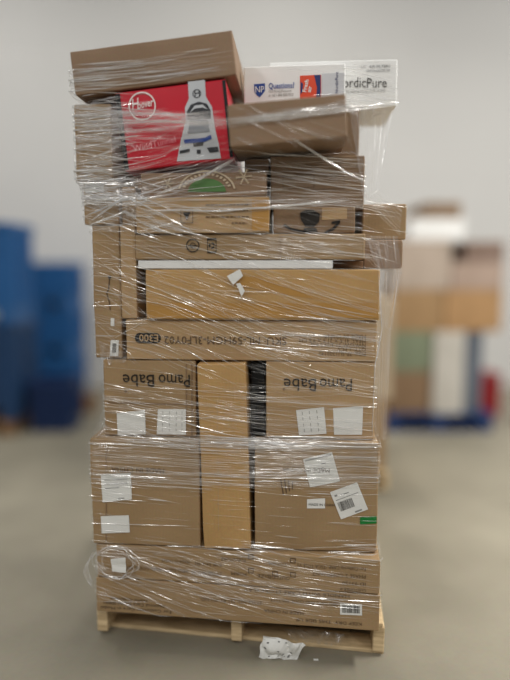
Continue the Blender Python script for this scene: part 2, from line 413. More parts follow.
for (x, y) in ((293, 560), (293, 574), (251, 556), (251, 570), (275, 573)):
    cx_, cz_ = b2.pt(x, y); k = .009
    b2.multi('tick_box', INK_F, [rect(cx_ - k, cz_ - k, cx_ + k, cz_ - k + .0025), rect(cx_ - k, cz_ + k - .0025, cx_ + k, cz_ + k), rect(cx_ - k, cz_ - k, cx_ - k + .0025, cz_ + k), rect(cx_ + k - .0025, cz_ - k, cx_ + k, cz_ + k)])
# lower left
sticker(LL, [(101, 474), (131, 473), (132, 499), (103, 502)], 'white packing slip sticker', lines=tl(3, .1, .9, .2, .5, seed=2) + [(.55, .75, .9, .04)])
sticker(LL, [(101, 516), (129, 515), (130, 532), (102, 533)], 'blank white sticker')
LL.text('MADE IN CHINA', 165, 468, 7, INK_F, flip=True)
LL.patch('crease', KRAFT_D, [(106, 444), (106.7, 444), (106.7, 543), (106, 543)], lift=.0015)
# lower right
sticker(LR, [(303, 459), (332, 452), (340, 481), (310, 487)], 'tilted white packing slip sticker', lines=[(.05, .95, .05, .04), (.55, .7, .28, .03), (.5, .6, .42, .03)])
sticker(LR, [(330, 492), (357, 482), (368, 509), (341, 519)], 'tilted white barcode sticker', lines=[(.1, .2, .14, .06), (.3, .6, .2, .03), (.08, .9, .32, .02), (.55, .8, .9, .05)], code=(.1, .62, .42, .74), seed=8)
sl_ = sticker(LR, [(307, 499), (325, 498), (325, 508), (307, 508)], 'small white sticker')
LR.text('MADE IN CHINA', 308.5, 505, 3.4, INK, parent=sl_, lift=.005)
LR.patch('green_tape', GREEN_T, [(360, 517), (376.5, 516), (376.5, 523), (360, 524)], label='short strip of green tape')
for q in range(4):
    LR.patch('pen_stroke', INK_F, [(280 + q * 4, 478 + q), (281 + q * 4, 478 + q), (284 + q * 3, 495 - q * 2), (283 + q * 3, 495 - q * 2)], lift=.002)
LR.text('MADE IN CHINA', 330, 468, 6, INK_F, flip=True)
# upper pair with the upside-down name
def soft_name(B, px, py):
    B.text('Pamo', px, py, 17, INK, flip=True, fit=31, name='printed_name')
    B.text('Babe', px - 35.5, py, 17, INK, flip=True, fit=31.5, name='printed_name')
soft_name(UL, 191, 374.5); soft_name(UR, 353, 378.5)
for B, x, y in ((UL, 126, 391), (UR, 284, 389)):
    cx_, cz_ = B.pt(x, y); B.multi('registered_mark', INK, ring(cx_, cz_, .0025, .004, n=8))
sticker(UL, [(117, 413), (145, 410), (146, 434), (118, 435)], 'blank white paper sheet')
sticker(UL, [(158, 409), (186, 409), (186, 434.5), (157, 434)], 'white sheet with four columns of small print', lines=[(a, a + .015, b, .12) for a in (.18, .42, .66, .86) for b in (.08, .3, .55, .76)])
sticker(UR, [(296, 410), (324, 407), (326.5, 433.5), (299, 435)], 'white sheet with three columns of small print', lines=[(a, a + .02, b, .12) for a in (.2, .45, .72) for b in (.08, .3, .55, .76)])
sticker(UR, [(333, 408), (363, 406), (362, 434.5), (334, 434.5)], 'blank white paper sheet')
for x in (186, 191.5):
    UL.patch('crease', KRAFT_D, [(x, 364), (x + .8, 364), (x + .8, 436), (x, 436)], lift=.0015)
UL.patch('crease', KRAFT_D, [(106, 402), (195, 404), (195, 404.8), (106, 402.8)], lift=.0015)
CB.patch('crease', KRAFT_L, [(217, 400), (217.6, 400), (219, 530), (218.4, 530)], lift=.0018)
# wide carton with model number
cx_, cz_ = SKU.pt(148, 338)
pl = SKU.plate('pill_mark', INK, [(cx_ + sx * .028 + .016 * math.cos(a), cz_ + .017 * math.sin(a)) for sx, a in [(1, math.radians(-90 + 180 * i / 8)) for i in range(9)] + [(-1, math.radians(90 + 180 * i / 8)) for i in range(9)]], lift=.002, thick=.0004, label='black rounded mark')
SKU.text('E300', 159, 334.5, 9.5, KRAFT_L, flip=True, parent=pl, lift=.0045, bold=.0004)
SKU.text('SKU: ML-59HGM-3LF0Y02', 287, 337, 10.5, INK_F, flip=True, sx=1.0)
for i, t in enumerate(('PO#: 7P-SU1203142', 'QTY: 1 PCS', 'NW/GW: 21.3/24.5 KG', 'MEAS: 41.5 X 21.5 X 9.5 CM', 'MADE IN CHINA')):
    SKU.text(t, 366, 352 - i * 4.4, 5.2, INK_F, flip=True)
# torn left carton
cx_, cz_ = LT1.pt(110, 277)
LT1.multi('torn_hole', INK, [disc(cx_, cz_, .006, 9)])
crk = [(110, 277), (109.5, 283), (109, 289), (107, 293), (108.5, 298), (110, 303), (110.5, 310)]
for a, b in zip(crk, crk[1:]): LT1.patch('tear', INK_F, [(a[0] - .5, a[1]), (a[0] + .5, a[1]), (b[0] + .4, b[1]), (b[0] - .4, b[1])], lift=.0035)
sticker(LT1, [(111, 340), (119, 340), (118.5, 356), (110, 356)], 'small white barcode sticker', code=(.25, .75, .2, .8), seed=5)
sticker(LT1, [(111, 318), (114.5, 318), (114.5, 326), (111, 326)], 'tiny white sticker')
# taped carton
TB.patch('packing_tape', TAPE, [(148, 303), (378, 303), (378, 318), (148, 318)], lift=.0022, thick=.0003, label='broad strip of tan packing tape')
TB.patch('packing_tape', TAPE, [(232, 276), (256, 277), (330, 302), (232, 285)], lift=.0018, thick=.0003)
# marks of the long shallow carton
cx_, cz_ = TN.pt(193, 245.5)
TN.multi('round_mark', INK, ring(cx_, cz_, .0185, .022) + ring(cx_, cz_, .007, .0095, n=12) + [rect(cx_ - .016, cz_ - .002, cx_ + .016, cz_ + .001)])
cx_, cz_ = TN.pt(212, 245.5)
TN.multi('recycling_mark', INK, [rect(cx_ - .015, cz_ + .017, cx_ + .015, cz_ + .024), rect(cx_ - .015, cz_ - .024, cx_ + .015, cz_ - .019), rect(cx_ - .015, cz_ - .024, cx_ - .0125, cz_ + .024), rect(cx_ + .0125, cz_ - .024, cx_ + .015, cz_ + .024)] + ring(cx_, cz_, .005, .010, .2, 1.8, 6) + ring(cx_, cz_, .005, .010, 2.3, 3.9, 6) + ring(cx_, cz_, .005, .010, 4.4, 6, 6))
TN.patch('flap_edge', KRAFT_D, [(280, 236), (280.8, 236), (280.8, 258), (280, 258)], lift=.0015)
# light tan carton
cx_, cz_ = SM.pt(187, 216)
SM.multi('triangle_mark', INK, [[(cx_ - .013, cz_ + .012), (cx_, cz_ - .013), (cx_ + .013, cz_ + .012)]])
SM.multi('mark_frame', INK_F, [rect(cx_ - .02, cz_ - .023, cx_ + .02, cz_ - .021), rect(cx_ - .02, cz_ + .02, cx_ + .02, cz_ + .022), rect(cx_ - .02, cz_ - .022, cx_ - .018, cz_ + .022), rect(cx_ + .018, cz_ - .022, cx_ + .02, cz_ + .022)])
for i, (x, w) in enumerate(((206, 44), (206, 42), (206, 44), (232, 15))):
    xa, za = SM.pt(x, 205 + i * 6); xb, zb = SM.pt(x + w, 205 + i * 6)
    rr = random.Random(i); polys = []; q = xa
    while q < xb:
        e = rr.uniform(.004, .014); polys.append(rect(q, za - .0018, min(xb, q + e), za + .0018)); q += e + .003
    SM.multi('printed_text', INK_F, polys)
SM.patch('packing_tape', TAPE, [(252, 199), (269, 198), (269, 231), (252, 231)], lift=.002, thick=.0003)
# carrier drawing
def poly(B, pts): return [B.pt(*p) for p in pts]
STB.multi('carrier_drawing', INK, [poly(STB, p) for p in (
    [(300, 213), (305, 210), (313, 210), (320, 214), (319, 222), (314, 227), (305, 226), (301, 220)],
    [(283, 226), (290, 230), (300, 232), (311, 233), (311, 231), (301, 230), (291, 228), (285, 224)],
    [(304, 228), (316, 228), (318, 232), (303, 232)],
    [(324, 232), (332, 228), (339, 221), (340, 223), (334, 230), (326, 233.5)],
    [(331, 222), (340, 220), (340, 223), (332, 224)])])
STB.patch('carton_panel_tape', KRAFT_L, [(322, 208), (347, 208), (347, 219), (322, 220)], lift=.0018, thick=.0003)
# green half circle
cx_, cz_ = GRN.pt(207, 192)
GRN.multi('green_emblem', GREEN_P, [[(cx_ + .062 * math.cos(a), cz_ + .042 * math.sin(a)) for a in [math.pi * i / 14 for i in range(15)]]])
PALE = mat_basic('pale_print', (196, 178, 150), 0.6)
GRN.multi('emblem_ring', PALE, ring(cx_, cz_, .088, .094, .15, math.pi - .15, 16, .72) )
GRN.multi('ring_lettering', PALE, [[(cx_ + r_ * math.cos(a), cz_ + .72 * r_ * math.sin(a)) for r_, a in ((.072, a0), (.082, a0), (.082, a0 + .1), (.072, a0 + .1))] for a0 in [.3 + .19 * i for i in range(14)]])
for (x, y, k) in ((244, 177, .026), (168, 184, .02)):
    cx_, cz_ = GRN.pt(x, y); P = []
    for i in range(6):
        a = math.pi / 3 * i + .1; c, s = math.cos(a), math.sin(a); q = .0018
        P.append([(cx_ - q * s, cz_ + q * c), (cx_ + q * s, cz_ - q * c), (cx_ + k * c + q * s, cz_ + k * s - q * c), (cx_ + k * c - q * s, cz_ + k * s + q * c)])
        for f_ in (.55, .8):
            for sg in (-1, 1):
                a2 = a + sg * .9; m0 = (cx_ + k * f_ * c, cz_ + k * f_ * s); c2, s2 = math.cos(a2), math.sin(a2); L = k * .3
                P.append([(m0[0] - q * .7 * s2, m0[1] + q * .7 * c2), (m0[0] + q * .7 * s2, m0[1] - q * .7 * c2), (m0[0] + L * c2, m0[1] + L * s2)])
    GRN.multi('snowflake', PALE, P)
# dark carton panels
for (x0, y0, x1, y1) in ((283, 175, 314, 188), (314, 176, 344, 189)):
    P = poly(DK, [(x0, y0), (x1, y0), (x1, y1), (x0, y1)]); a, b = P[0], P[2]; q = .0012
    DK.multi('printed_frame', INK_F, [rect(a[0], b[1], b[0], b[1] + q), rect(a[0], a[1] - q, b[0], a[1]), rect(a[0], b[1], a[0] + q, a[1]), rect(b[0] - q, b[1], b[0], a[1])])
# left edge sticker
sticker(LB, [(85, 184), (104, 183), (104, 192), (86, 193)], 'small white label behind film', lines=[(.1, .5, .2, .1), (.45, .9, .5, .12)])
# red vacuum box
def rdp(*pts): return [RD.pt(*p) for p in pts]
hw = RD.w / 2
RD.plate('black_side_strip', BLACK, [(-hw + .001, .004), (-hw + .016, .004), (-hw + .016, RD.h - .004), (-hw + .001, RD.h - .004)], lift=.0018, thick=.0004, label='black strip along the left edge')
RD.plate('black_side_strip', BLACK, [(hw - .012, .004), (hw - .001, .004), (hw - .001, RD.h - .004), (hw - .012, RD.h - .004)], lift=.0018, thick=.0004, label='black strip along the right edge')
body = RD.plate('vacuum_picture', SILVER, rdp((188, 82), (205, 80), (206, 97), (212, 107), (215, 128), (219, 145), (221, 158.5), (177, 161.5), (181, 140), (186, 120), (185, 108), (189, 99)), lift=.0022, thick=.0004, label='printed picture of a silver vacuum cleaner')
RD.multi('dust_cup', DARKG, [rdp((187, 112), (191, 105), (199, 102), (207, 104), (211, 111), (211, 119), (187, 120))], parent=body)
RD.multi('dust_cup_glint', SILVER, [rdp((190, 113), (195, 106), (203, 105), (208, 110), (203, 108), (195, 109))], parent=body, lift=.0055)
RD.multi('body_ring', DARKG, ring(*RD.pt(197, 94), .011, .0135, n=16), parent=body)
RD.text('H', 194.5, 97, 8, DARKG, parent=body)
RD.multi('body_panel', mat_basic('mid_grey_print', (132, 136, 142), .4), [rdp((190, 121), (208, 120), (210, 132), (188, 134))], parent=body)
RD.multi('blue_band', BLUE_P, [rdp((184, 140), (205, 138), (211, 135), (212, 139), (205, 142), (185, 144)), ], parent=body)
RD.multi('brush_window', DARKG, [rdp((193, 143), (204, 142), (203, 146), (194, 147)), rdp((180, 151), (190, 149), (190, 152), (180, 154)), rdp((207, 148), (218, 147), (219, 152), (210, 153)), rdp((197, 150), (201, 150), (201, 154), (197, 154))], parent=body)
lx_, lz_ = RD.pt(142.5, 106.5)
RD.multi('logo_ring', WHITE_INK, ring(lx_, lz_, .040, .0445, n=28))
RD.text('oover', 138, 109.5, 9.5, WHITE_INK, rot=.1, name='logo_lettering', shear=.3, fit=15.5, bold=.0006)
RD.text('H', 132, 110.8, 14, WHITE_INK, rot=.1, name='logo_lettering', shear=.3, fit=8.5)
RD.text('WindTunnel', 134, 152, 8, mat_basic('pink_print', (236, 150, 160), .4), rot=R6)
# top carton: dark flap at the back of its top
bm = box_bm(.14, .20, -.02, .16, TP.h + .001, TP.h + .010, bev=.002)
fo = obj('dark_flap', bm, BLACK, TP.o); fo['label'] = 'black strip on the top edge'
# white filter boxes
P = [NP.pt(*p) for p in ((254, 84.5), (265, 83.5), (265, 91), (262, 95), (259.5, 97.5), (257, 95.5), (254.5, 92))]
sh = NP.plate('shield_logo', BLUE_P, P, lift=.002, thick=.0004, label='blue shield logo')
NP.text('NP', 255, 93, 8.5, WHITE, parent=sh, fit=9, lift=.005)
NP.text('Questions?', 268.5, 89, 7.5, BLUE_P, bold=.0003, fit=25)
NP.text('Visit NordicPure.com', 268.5, 93, 3.6, INK_F, fit=22)
NP.text('or call 1-800-500-7513', 268.5, 97, 3.6, INK_F, fit=24)
ol = NP.patch('colour_label', ORANGE, [(300, 76), (321, 75), (321, 99), (300, 100)], label='orange and navy label')
NP.multi('label_side', NAVY, [[NP.pt(*p) for p in ((314, 75.5), (320.5, 75.2), (320.5, 99), (316, 99), (317, 88))], [NP.pt(*p) for p in ((300.5, 82), (303, 84), (302.5, 92), (300.5, 95))]], parent=ol)
NP.text('Fresh', 306, 93, 5.4, WHITE, rot=1.35, parent=ol, bold=.0004, lift=.0055)
NP.text('air', 310.5, 93, 5.4, WHITE, rot=1.35, parent=ol, bold=.0004, lift=.0055)
wl_ = NP.patch('clear_patch', mat_basic('pale_grey_label', (206, 208, 212), .3), [(322, 74), (344, 73), (344, 98), (322, 99)], label='pale grey label')
NP.text('NordicPure', 338, 94, 4.2, NAVY, rot=math.pi / 2, parent=wl_, lift=.0055)
NG = mat_basic('charcoal_print', (66, 68, 72), .5)
ND.text('Nordic', 334, 88.2, 13.5, INK, fit=31, name='printed_name')
ND.text('Pure', 366, 88.2, 13.5, INK, fit=20, name='printed_name')
ND.text('AIR FILTERS & MORE FOR HOME', 340, 93.5, 4, PAPER_G, fit=44)
ND.text('UV  AIR FILTERS', 361, 68.5, 3.6, NG, fit=28)
ND.text('WWW.NORDICPURE.COM', 366, 72.5, 3.2, NG, fit=23)

# ------------------------------------------------------------------ loose paper caught in the film
def crumple(name, label, pts, v, mat, amp, seed, n=12, thick=.0006):
    """crumpled paper sheet hanging at depth v (load frame), pixel corners"""
    P = [Vector((lambda q: (q[0], v, q[1]))(uz(*p, v))) for p in pts]
    bm = bmesh.new(); g = []
    for i in range(n + 1):
        row = []
        for j in range(n + 1):
            s, t = i / n, j / n
            p = (P[0] * (1 - s) + P[1] * s) * (1 - t) + (P[3] * (1 - s) + P[2] * s) * t
            q = Vector((p.x * 22, seed, p.z * 22))
            p = p + Vector((noise.noise(q + Vector((5, 0, 0))) * amp * .5, -abs(noise.noise(q)) * amp, noise.noise(q + Vector((0, 9, 0))) * amp * .4))
            row.append(bm.verts.new(p))
        g.append(row)
    for i in range(n):
        for j in range(n): bm.faces.new((g[i][j], g[i + 1][j], g[i + 1][j + 1], g[i][j + 1]))
    bm.transform(LM)
    c = sum((v_.co for v_ in bm.verts), Vector()) / len(bm.verts)
    for v_ in bm.verts: v_.co -= c
    o = obj(name, bm, mat, mw=Matrix.Translation(c))
    md = o.modifiers.new('solid', 'SOLIDIFY'); md.thickness = thick
    return tag(o, label, 'paper') if label else o
hl = crumple('torn_label', 'crumpled white shipping label hanging below the front edge of the pallet', [(263, 634), (306, 645), (294, 660), (258, 657)], -.06, PAPER, .03, 5.3)
rr = random.Random(2)
hv = [v.co.copy() for v in hl.data.vertices]
bm = bmesh.new()
for k in range(16):                                       # scraps of print on the crumpled label
    i_, j_ = rr.randrange(1, 11), rr.randrange(1, 11); a = i_ * 13 + j_
    q = [hv[a], hv[a + 13], hv[a + 14], hv[a + 1]]; c = sum(q, Vector()) / 4
    bm.faces.new([bm.verts.new(c + (p - c) * rr.uniform(.3, .7) + Vector((0, -.002, 0))) for p in q])
obj('label_print', bm, INK, hl)['kind'] = 'stuff'
for nm, pts in (('torn_paper', [(227, 276), (240, 269), (243, 276), (233, 285)]), ('torn_paper', [(236, 284), (240, 283), (245, 291), (242, 297)])):
    lb = 'torn white paper corner on the taped carton, the larger upper scrap' if pts[0][0] == 227 else 'torn white paper corner on the taped carton, the smaller lower scrap'
    o = crumple(nm, lb, pts, -.034, PAPER, .004, 6.0, n=5); o['group'] = 'torn paper corners'
g = ground(316, 660)
sc = obj('paper_scrap', box_bm(-.008, .008, -.004, .004, .0005, .002), PAPER, mw=Matrix.Translation(g)); tag(sc, 'tiny white paper scrap on the floor before the pallet', 'paper')

# ------------------------------------------------------------------ stretch film
C0 = (-.02, .30)                      # axis the film is wound round (u, v)
NPHI, ZA, ZB, DZ = 360, .05, 2.12, .01
NZ = int((ZB - ZA) / DZ) + 1
def hull(pts):
    pts = sorted(set(pts))
    def half(ps):
        o = []
        for p in ps:
            while len(o) > 1 and (o[-1][0] - o[-2][0]) * (p[1] - o[-2][1]) - (o[-1][1] - o[-2][1]) * (p[0] - o[-2][0]) <= 0: o.pop()
            o.append(p)
        return o
    a, b = half(pts), half(pts[::-1]); return a[:-1] + b[:-1]
FOOT = []
for (mw, w, d, h) in BOXES:
    m = LMI @ mw
    for sx in (-.5, .5):                      # split left/right so a tilted box gives a tilted outline
        c = [m @ Vector((x, y, z)) for x in (0, sx * w) for y in (-d / 2, d / 2) for z in (0, h)]
        FOOT.append((min(p.z for p in c), max(p.z for p in c), [(p.x, p.y) for p in c]))
def radial(pts):
    hp = hull(pts); out = [0.05] * NPHI
    segs = list(zip(hp, hp[1:] + hp[:1]))
    for k in range(NPHI):
        a = 2 * math.pi * k / NPHI; dx, dy = math.cos(a), math.sin(a); best = .05
        for (x1, y1), (x2, y2) in segs:
            ex, ey = x2 - x1, y2 - y1; den = dx * ey - dy * ex
            if abs(den) < 1e-9: continue
            t = ((x1 - C0[0]) * ey - (y1 - C0[1]) * ex) / den; s = ((x1 - C0[0]) * dy - (y1 - C0[1]) * dx) / den
            if t > best and -1e-6 <= s <= 1 + 1e-6: best = t
        out[k] = best
    return out
RR = []
cache = {}
for i in range(NZ):
    z = ZA + i * DZ
    idx = tuple(k for k, f in enumerate(FOOT) if f[0] - .004 <= z <= f[1] + .004)
    if not idx: RR.append(RR[-1] if RR else None); continue
    if idx not in cache: cache[idx] = radial([p for k in idx for p in FOOT[k][2]])
    RR.append(cache[idx])
first = next(r for r in RR if r)
RR = [r or first for r in RR]
SM_ = []
for i in range(NZ):
    row = []
    for k in range(NPHI):
        a = sum(RR[min(NZ - 1, max(0, i + j))][k] * wt for j, wt in ((-3, .08), (-2, .14), (-1, .18), (0, .2), (1, .18), (2, .14), (3, .08)))
        row.append(max(a, RR[i][k]) + .006)
    SM_.append(row)
def film_r(phi, z):
    f = (phi % (2 * math.pi)) / (2 * math.pi) * NPHI; k = int(f); f -= k
    g_ = min(NZ - 1.001, max(0, (z - ZA) / DZ)); i = int(g_); g_ -= i
    k0, k1 = k % NPHI, (k + 1) % NPHI
    return (SM_[i][k0] * (1 - f) + SM_[i][k1] * f) * (1 - g_) + (SM_[i + 1][k0] * (1 - f) + SM_[i + 1][k1] * f) * g_
def film_pt(phi, z, lift=0.0):
    r = film_r(phi, z) + lift
    return Vector((C0[0] + r * math.cos(phi), C0[1] + r * math.sin(phi), z))
def film_hit(px, py):
    """where the line of sight meets the film's front: angle and height"""
    v = -.03
    for _ in range(5):
        u, z = uz(px, py, v); phi = math.atan2(v - C0[1], u - C0[0])
        v = film_pt(phi, z).y
    return phi, z

class Film:
    def __init__(s): s.v, s.f, s.a = [], [], []
    def streak(s, pts, width, ply, r, ridge=.5):
        """a pleat of film: a low tent along pts, tapering at both ends"""
        n = len(pts); base = len(s.v)
        for i, p in enumerate(pts):
            t = i / (n - 1)
            tp = min(1, t * 6, (1 - t) * 6) ** .6
            w = width * (.35 + .65 * tp) * (1 + .5 * noise.noise(Vector((p.x * 25 + ply * 99, p.z * 25, 7))))
            q = pts[min(n - 1, i + 1)] - pts[max(0, i - 1)]
            up = Vector((0, 0, 1)); nrm = q.cross(up)
            if nrm.length < 1e-6: nrm = Vector((0, -1, 0))
            nrm.normalize(); side = nrm.cross(q).normalized() if q.length > 0 else up
            nrm2 = nrm
            s.v += [p - side * w / 2, p + nrm2 * (w * ridge * r.uniform(.6, 1.4)) + side * w * r.uniform(-.1, .25), p + side * w / 2]
            a = ply * tp * (.55 + .75 * max(0, .5 + noise.noise(Vector((p.x * 14, p.z * 60, ply * 31)))))
            s.a += [a * .55, a, a * .55]
            if i:
                b0, b1_ = base + 3 * (i - 1), base + 3 * i
                s.f += [(b0, b1_, b1_ + 1, b0 + 1), (b0 + 1, b1_ + 1, b1_ + 2, b0 + 2)]
    def build(s, name, mat, parent):
        me = bpy.data.meshes.new(name); me.from_pydata([LM @ v for v in s.v], [], s.f)
        at = me.attributes.new('ply', 'FLOAT', 'POINT'); at.data.foreach_set('value', [min(1, max(0, a)) for a in s.a])
        me.materials.append(mat)
        for p in me.polygons: p.use_smooth = False
        o = bpy.data.objects.new(name, me); col.objects.link(o); o.parent = parent
        o.matrix_parent_inverse = parent.matrix_world.inverted()
        o['kind'] = 'stuff'
        return o
FILM = mat_film('stretch_film')
wrap = empty('stretch_film', LM); tag(wrap, 'clear stretch film wound around the whole stack of boxes', 'plastic film')
R_ = random.Random(11)
def family(name, x0, x1, y0, y1, n, slope, length, width, ply, jitter=.25, both=0.0, lift=(0, .004), skew=0.0):
    """n pleats starting inside a pixel area; slope = drop per unit run (positive falls to the right)"""
    F_ = Film()
    for _ in range(n):
        px, py = R_.uniform(x0, x1), R_.uniform(y0, y1)
        py += skew * (px - x0)
        phi, z = film_hit(px, py)
        sl = slope + R_.gauss(0, jitter * .25)
        L = R_.uniform(*length); m = max(6, int(L / .02)); w = R_.uniform(*width) * (.6 if R_.random() < .6 else 1.2); pl_ = R_.uniform(*ply); lf = R_.uniform(*lift)
        pts = []; p = film_pt(phi, z, lf); s_tot = -L / 2
        # walk both ways along the film
        def walk(sg):
            out = []; ph, zz, q = phi, z, film_pt(phi, z, lf)
            run = 0
            while run < L / 2:
                ph += sg * .02 / max(.15, film_r(ph, zz)) * 1.0
                zz -= sg * sl * .02 + noise.noise(Vector((run * 9, pl_ * 77, z * 50))) * .0012
                zz = min(2.06, max(.125, zz))
                q2 = film_pt(ph, zz, lf + .0015 * noise.noise(Vector((run * 20, z * 90, 3)))); run += max(.004, (q2 - q).length); out.append(q2); q = q2
                if math.sin(ph) > .75: break
            return out
        pts = walk(-1)[::-1] + [p] + walk(1)
        if R_.random() < .55: pl_ *= .4
        if len(pts) > 3: F_.streak(pts, w, pl_, R_, ridge=R_.uniform(.06, .5))
    return F_.build(name, FILM, wrap)
W1, W2, W3 = (.0010, .0028), (.002, .006), (.008, .03)
family('film_pleat', 76, 200, 66, 92, 80, -.10, (.08, .32), W1, (.4, 1.0), jitter=.08, skew=-.13)             # round the top carton
family('film_pleat', 76, 118, 66, 92, 30, -.08, (.08, .25), W2, (.35, .95), jitter=.12, skew=-.13)
family('film_pleat', 74, 185, 112, 140, 90, .03, (.12, .4), W1, (.5, 1.0), jitter=.16)               # across the red box
family('film_pleat', 74, 190, 114, 130, 16, .03, (.12, .35), W2, (.4, .9), jitter=.15)
family('film_pleat', 74, 125, 100, 205, 110, .02, (.06, .22), W2, (.4, 1.0), jitter=.5)               # left edge cartons
family('film_pleat', 74, 125, 100, 205, 170, .05, (.05, .2), W1, (.6, 1.0), jitter=.8)
family('film_pleat', 80, 210, 146, 192, 95, -.22, (.12, .4), W1, (.4, 1.0), jitter=.3)
family('film_pleat', 80, 180, 180, 232, 120, .1, (.06, .28), (.0012, .004), (.5, 1.0), jitter=1.3)
family('film_pleat', 228, 390, 117, 128, 44, -.12, (.15, .4), W1, (.5, 1.0), jitter=.06, skew=-.12)           # tight over the jutting carton
family('film_pleat', 245, 350, 118, 160, 26, .45, (.1, .4), W1, (.4, .9), jitter=.4)
family('film_pleat', 345, 396, 62, 110, 80, .0, (.05, .25), W1, (.3, .9), jitter=.4)               # white box at right
family('film_pleat', 245, 345, 64, 74, 10, .0, (.05, .2), W1, (.2, .6), jitter=.2)
family('film_pleat', 270, 370, 150, 210, 110, .06, (.08, .4), W1, (.25, .85), jitter=.3)              # dark carton
family('film_pleat', 150, 360, 192, 214, 45, -.02, (.15, .5), W1, (.4, 1.0), jitter=.25)
family('film_pleat', 140, 370, 212, 262, 110, .12, (.08, .4), W1, (.25, .8), jitter=.5)
family('film_pleat', 260, 368, 234, 260, 60, .25, (.05, .25), W1, (.35, .9), jitter=.3)
family('film_pleat', 95, 150, 225, 350, 90, .45, (.05, .25), W1, (.3, .85), jitter=1.6)
family('film_pleat', 140, 385, 262, 362, 190, .38, (.1, .5), W1, (.3, .85), jitter=.45)              # falling to the right
family('film_pleat', 260, 378, 320, 364, 70, .12, (.1, .45), W1, (.3, .9), jitter=.3)
family('film_pleat', 100, 378, 385, 440, 170, .12, (.12, .5), W1, (.3, .85), jitter=.35)
family('film_pleat', 265, 378, 362, 400, 35, .3, (.1, .3), W1, (.2, .7), jitter=.4)
family('film_pleat', 92, 380, 438, 488, 300, .03, (.1, .6), W1, (.3, .85), jitter=.12)              # dense rows
family('film_pleat', 92, 378, 436, 448, 60, .02, (.08, .3), W2, (.4, .95), jitter=.15)
family('film_pleat', 92, 380, 488, 552, 70, .05, (.03, .16), W1, (.35, .9), jitter=.12)
family('film_pleat', 95, 380, 545, 558, 40, .02, (.05, .25), W2, (.3, .9), jitter=.3)
family('film_pleat', 92, 300, 556, 612, 120, .3, (.1, .5), W1, (.3, .85), jitter=.4)                # foot of the stack
family('film_pleat', 200, 382, 560, 620, 80, .12, (.1, .5), W1, (.25, .8), jitter=.25)
def side_family(a0, a1, z0, z1, n):
    F_ = Film()
    for _ in range(n):
        ph, z = math.radians(R_.uniform(a0, a1)), R_.uniform(z0, z1); sl = R_.uniform(-.15, .25); lf = R_.uniform(0, .004); L = R_.uniform(.15, .5); run = 0; pts = [film_pt(ph, z, lf)]
        while run < L and len(pts) < 60:
            ph += .02 / max(.15, film_r(ph, z)); z = min(2.0, max(.13, z - sl * .02)); q = film_pt(ph, z, lf); run += max(.004, (q - pts[-1]).length); pts.append(q)
        F_.streak(pts, R_.uniform(*W1), R_.uniform(.2, .9), R_, ridge=R_.uniform(.06, .5))
    return F_.build('film_pleat', FILM, wrap)
side_family(120, 205, .15, 1.95, 260)      # left flank
side_family(-30, 60, .15, 1.95, 260)       # right flank
# broad thin veils of loose film where it hangs free between boxes
def veil(name, pts4, v4, ply, n=14, fold=.012, seed=1.0):
    """loose sheet between four corners (pixel, depth): pulled into fine radial folds"""
    P = [Vector((uz(*p, v)[0], v, uz(*p, v)[1])) for p, v in zip(pts4, v4)]
    F_ = Film(); m = n * 3
    for i in range(m + 1):
        for j in range(n + 1):
            s, t = i / m, j / n
            p = (P[0] * (1 - s) + P[1] * s) * (1 - t) + (P[3] * (1 - s) + P[2] * s) * t
            k = noise.noise(Vector((s * 16 + seed * 3, t * 1.3, seed)))
            F_.v.append(p + Vector((0, -k * fold, 0)) ); F_.a.append(max(.03, ply * (.35 + 1.6 * max(0, k))))
    for i in range(m):
        for j in range(n):
            a = i * (n + 1) + j; F_.f.append((a, a + n + 1, a + n + 2, a + 1))
    o = F_.build(name, FILM, wrap); del o['kind']; return o
veil('film_sheet', [(349, 108), (393, 106), (379, 190), (364, 204)], [.02, .21, .12, .05], .2, n=20, fold=.008, seed=1)
veil('film_sheet', [(364, 202), (379, 188), (402, 208), (400, 236)], [-.005, .1, .15, .15], .24, seed=3)
veil('film_sheet', [(366, 236), (398, 236), (402, 274), (376, 268)], [-.012, .12, .11, -.02], .30, seed=4)
veil('film_sheet', [(378, 272), (402, 272), (392, 330), (380, 325)], [-.02, .11, .08, -.02], .42, seed=5)
veil('film_sheet', [(374, 326), (391, 328), (386, 440), (374, 438)], [-.006, .10, .05, .0], .32, seed=6)
veil('film_sheet', [(104, 408), (110, 436), (92, 444), (90, 441)], [.0, -.0, -.032, -.02], .3, seed=7)
veil('film_sheet', [(80, 196), (150, 186), (150, 232), (92, 232)], [.01, -.01, -.02, .01], .16, seed=8)
veil('film_sheet', [(98, 340), (126, 352), (126, 362), (102, 366)], [.015, -.006, -.006, .0], .3, seed=9)
veil('film_sheet', [(76, 104), (121, 100), (121, 184), (80, 188)], [.012, .0, .0, .012], .14, seed=10)
veil('film_sheet', [(93, 440), (200, 442), (200, 478), (93, 482)], [-.037, -.042, -.042, -.037], .09, seed=11)
veil('film_sheet', [(255, 442), (379, 442), (379, 480), (255, 470)], [-.04, -.038, -.038, -.04], .09, seed=12)
veil('film_sheet', [(284, 628), (346, 634), (340, 646), (292, 640)], [-.055, -.06, -.05, -.05], .22, fold=.03, seed=13)
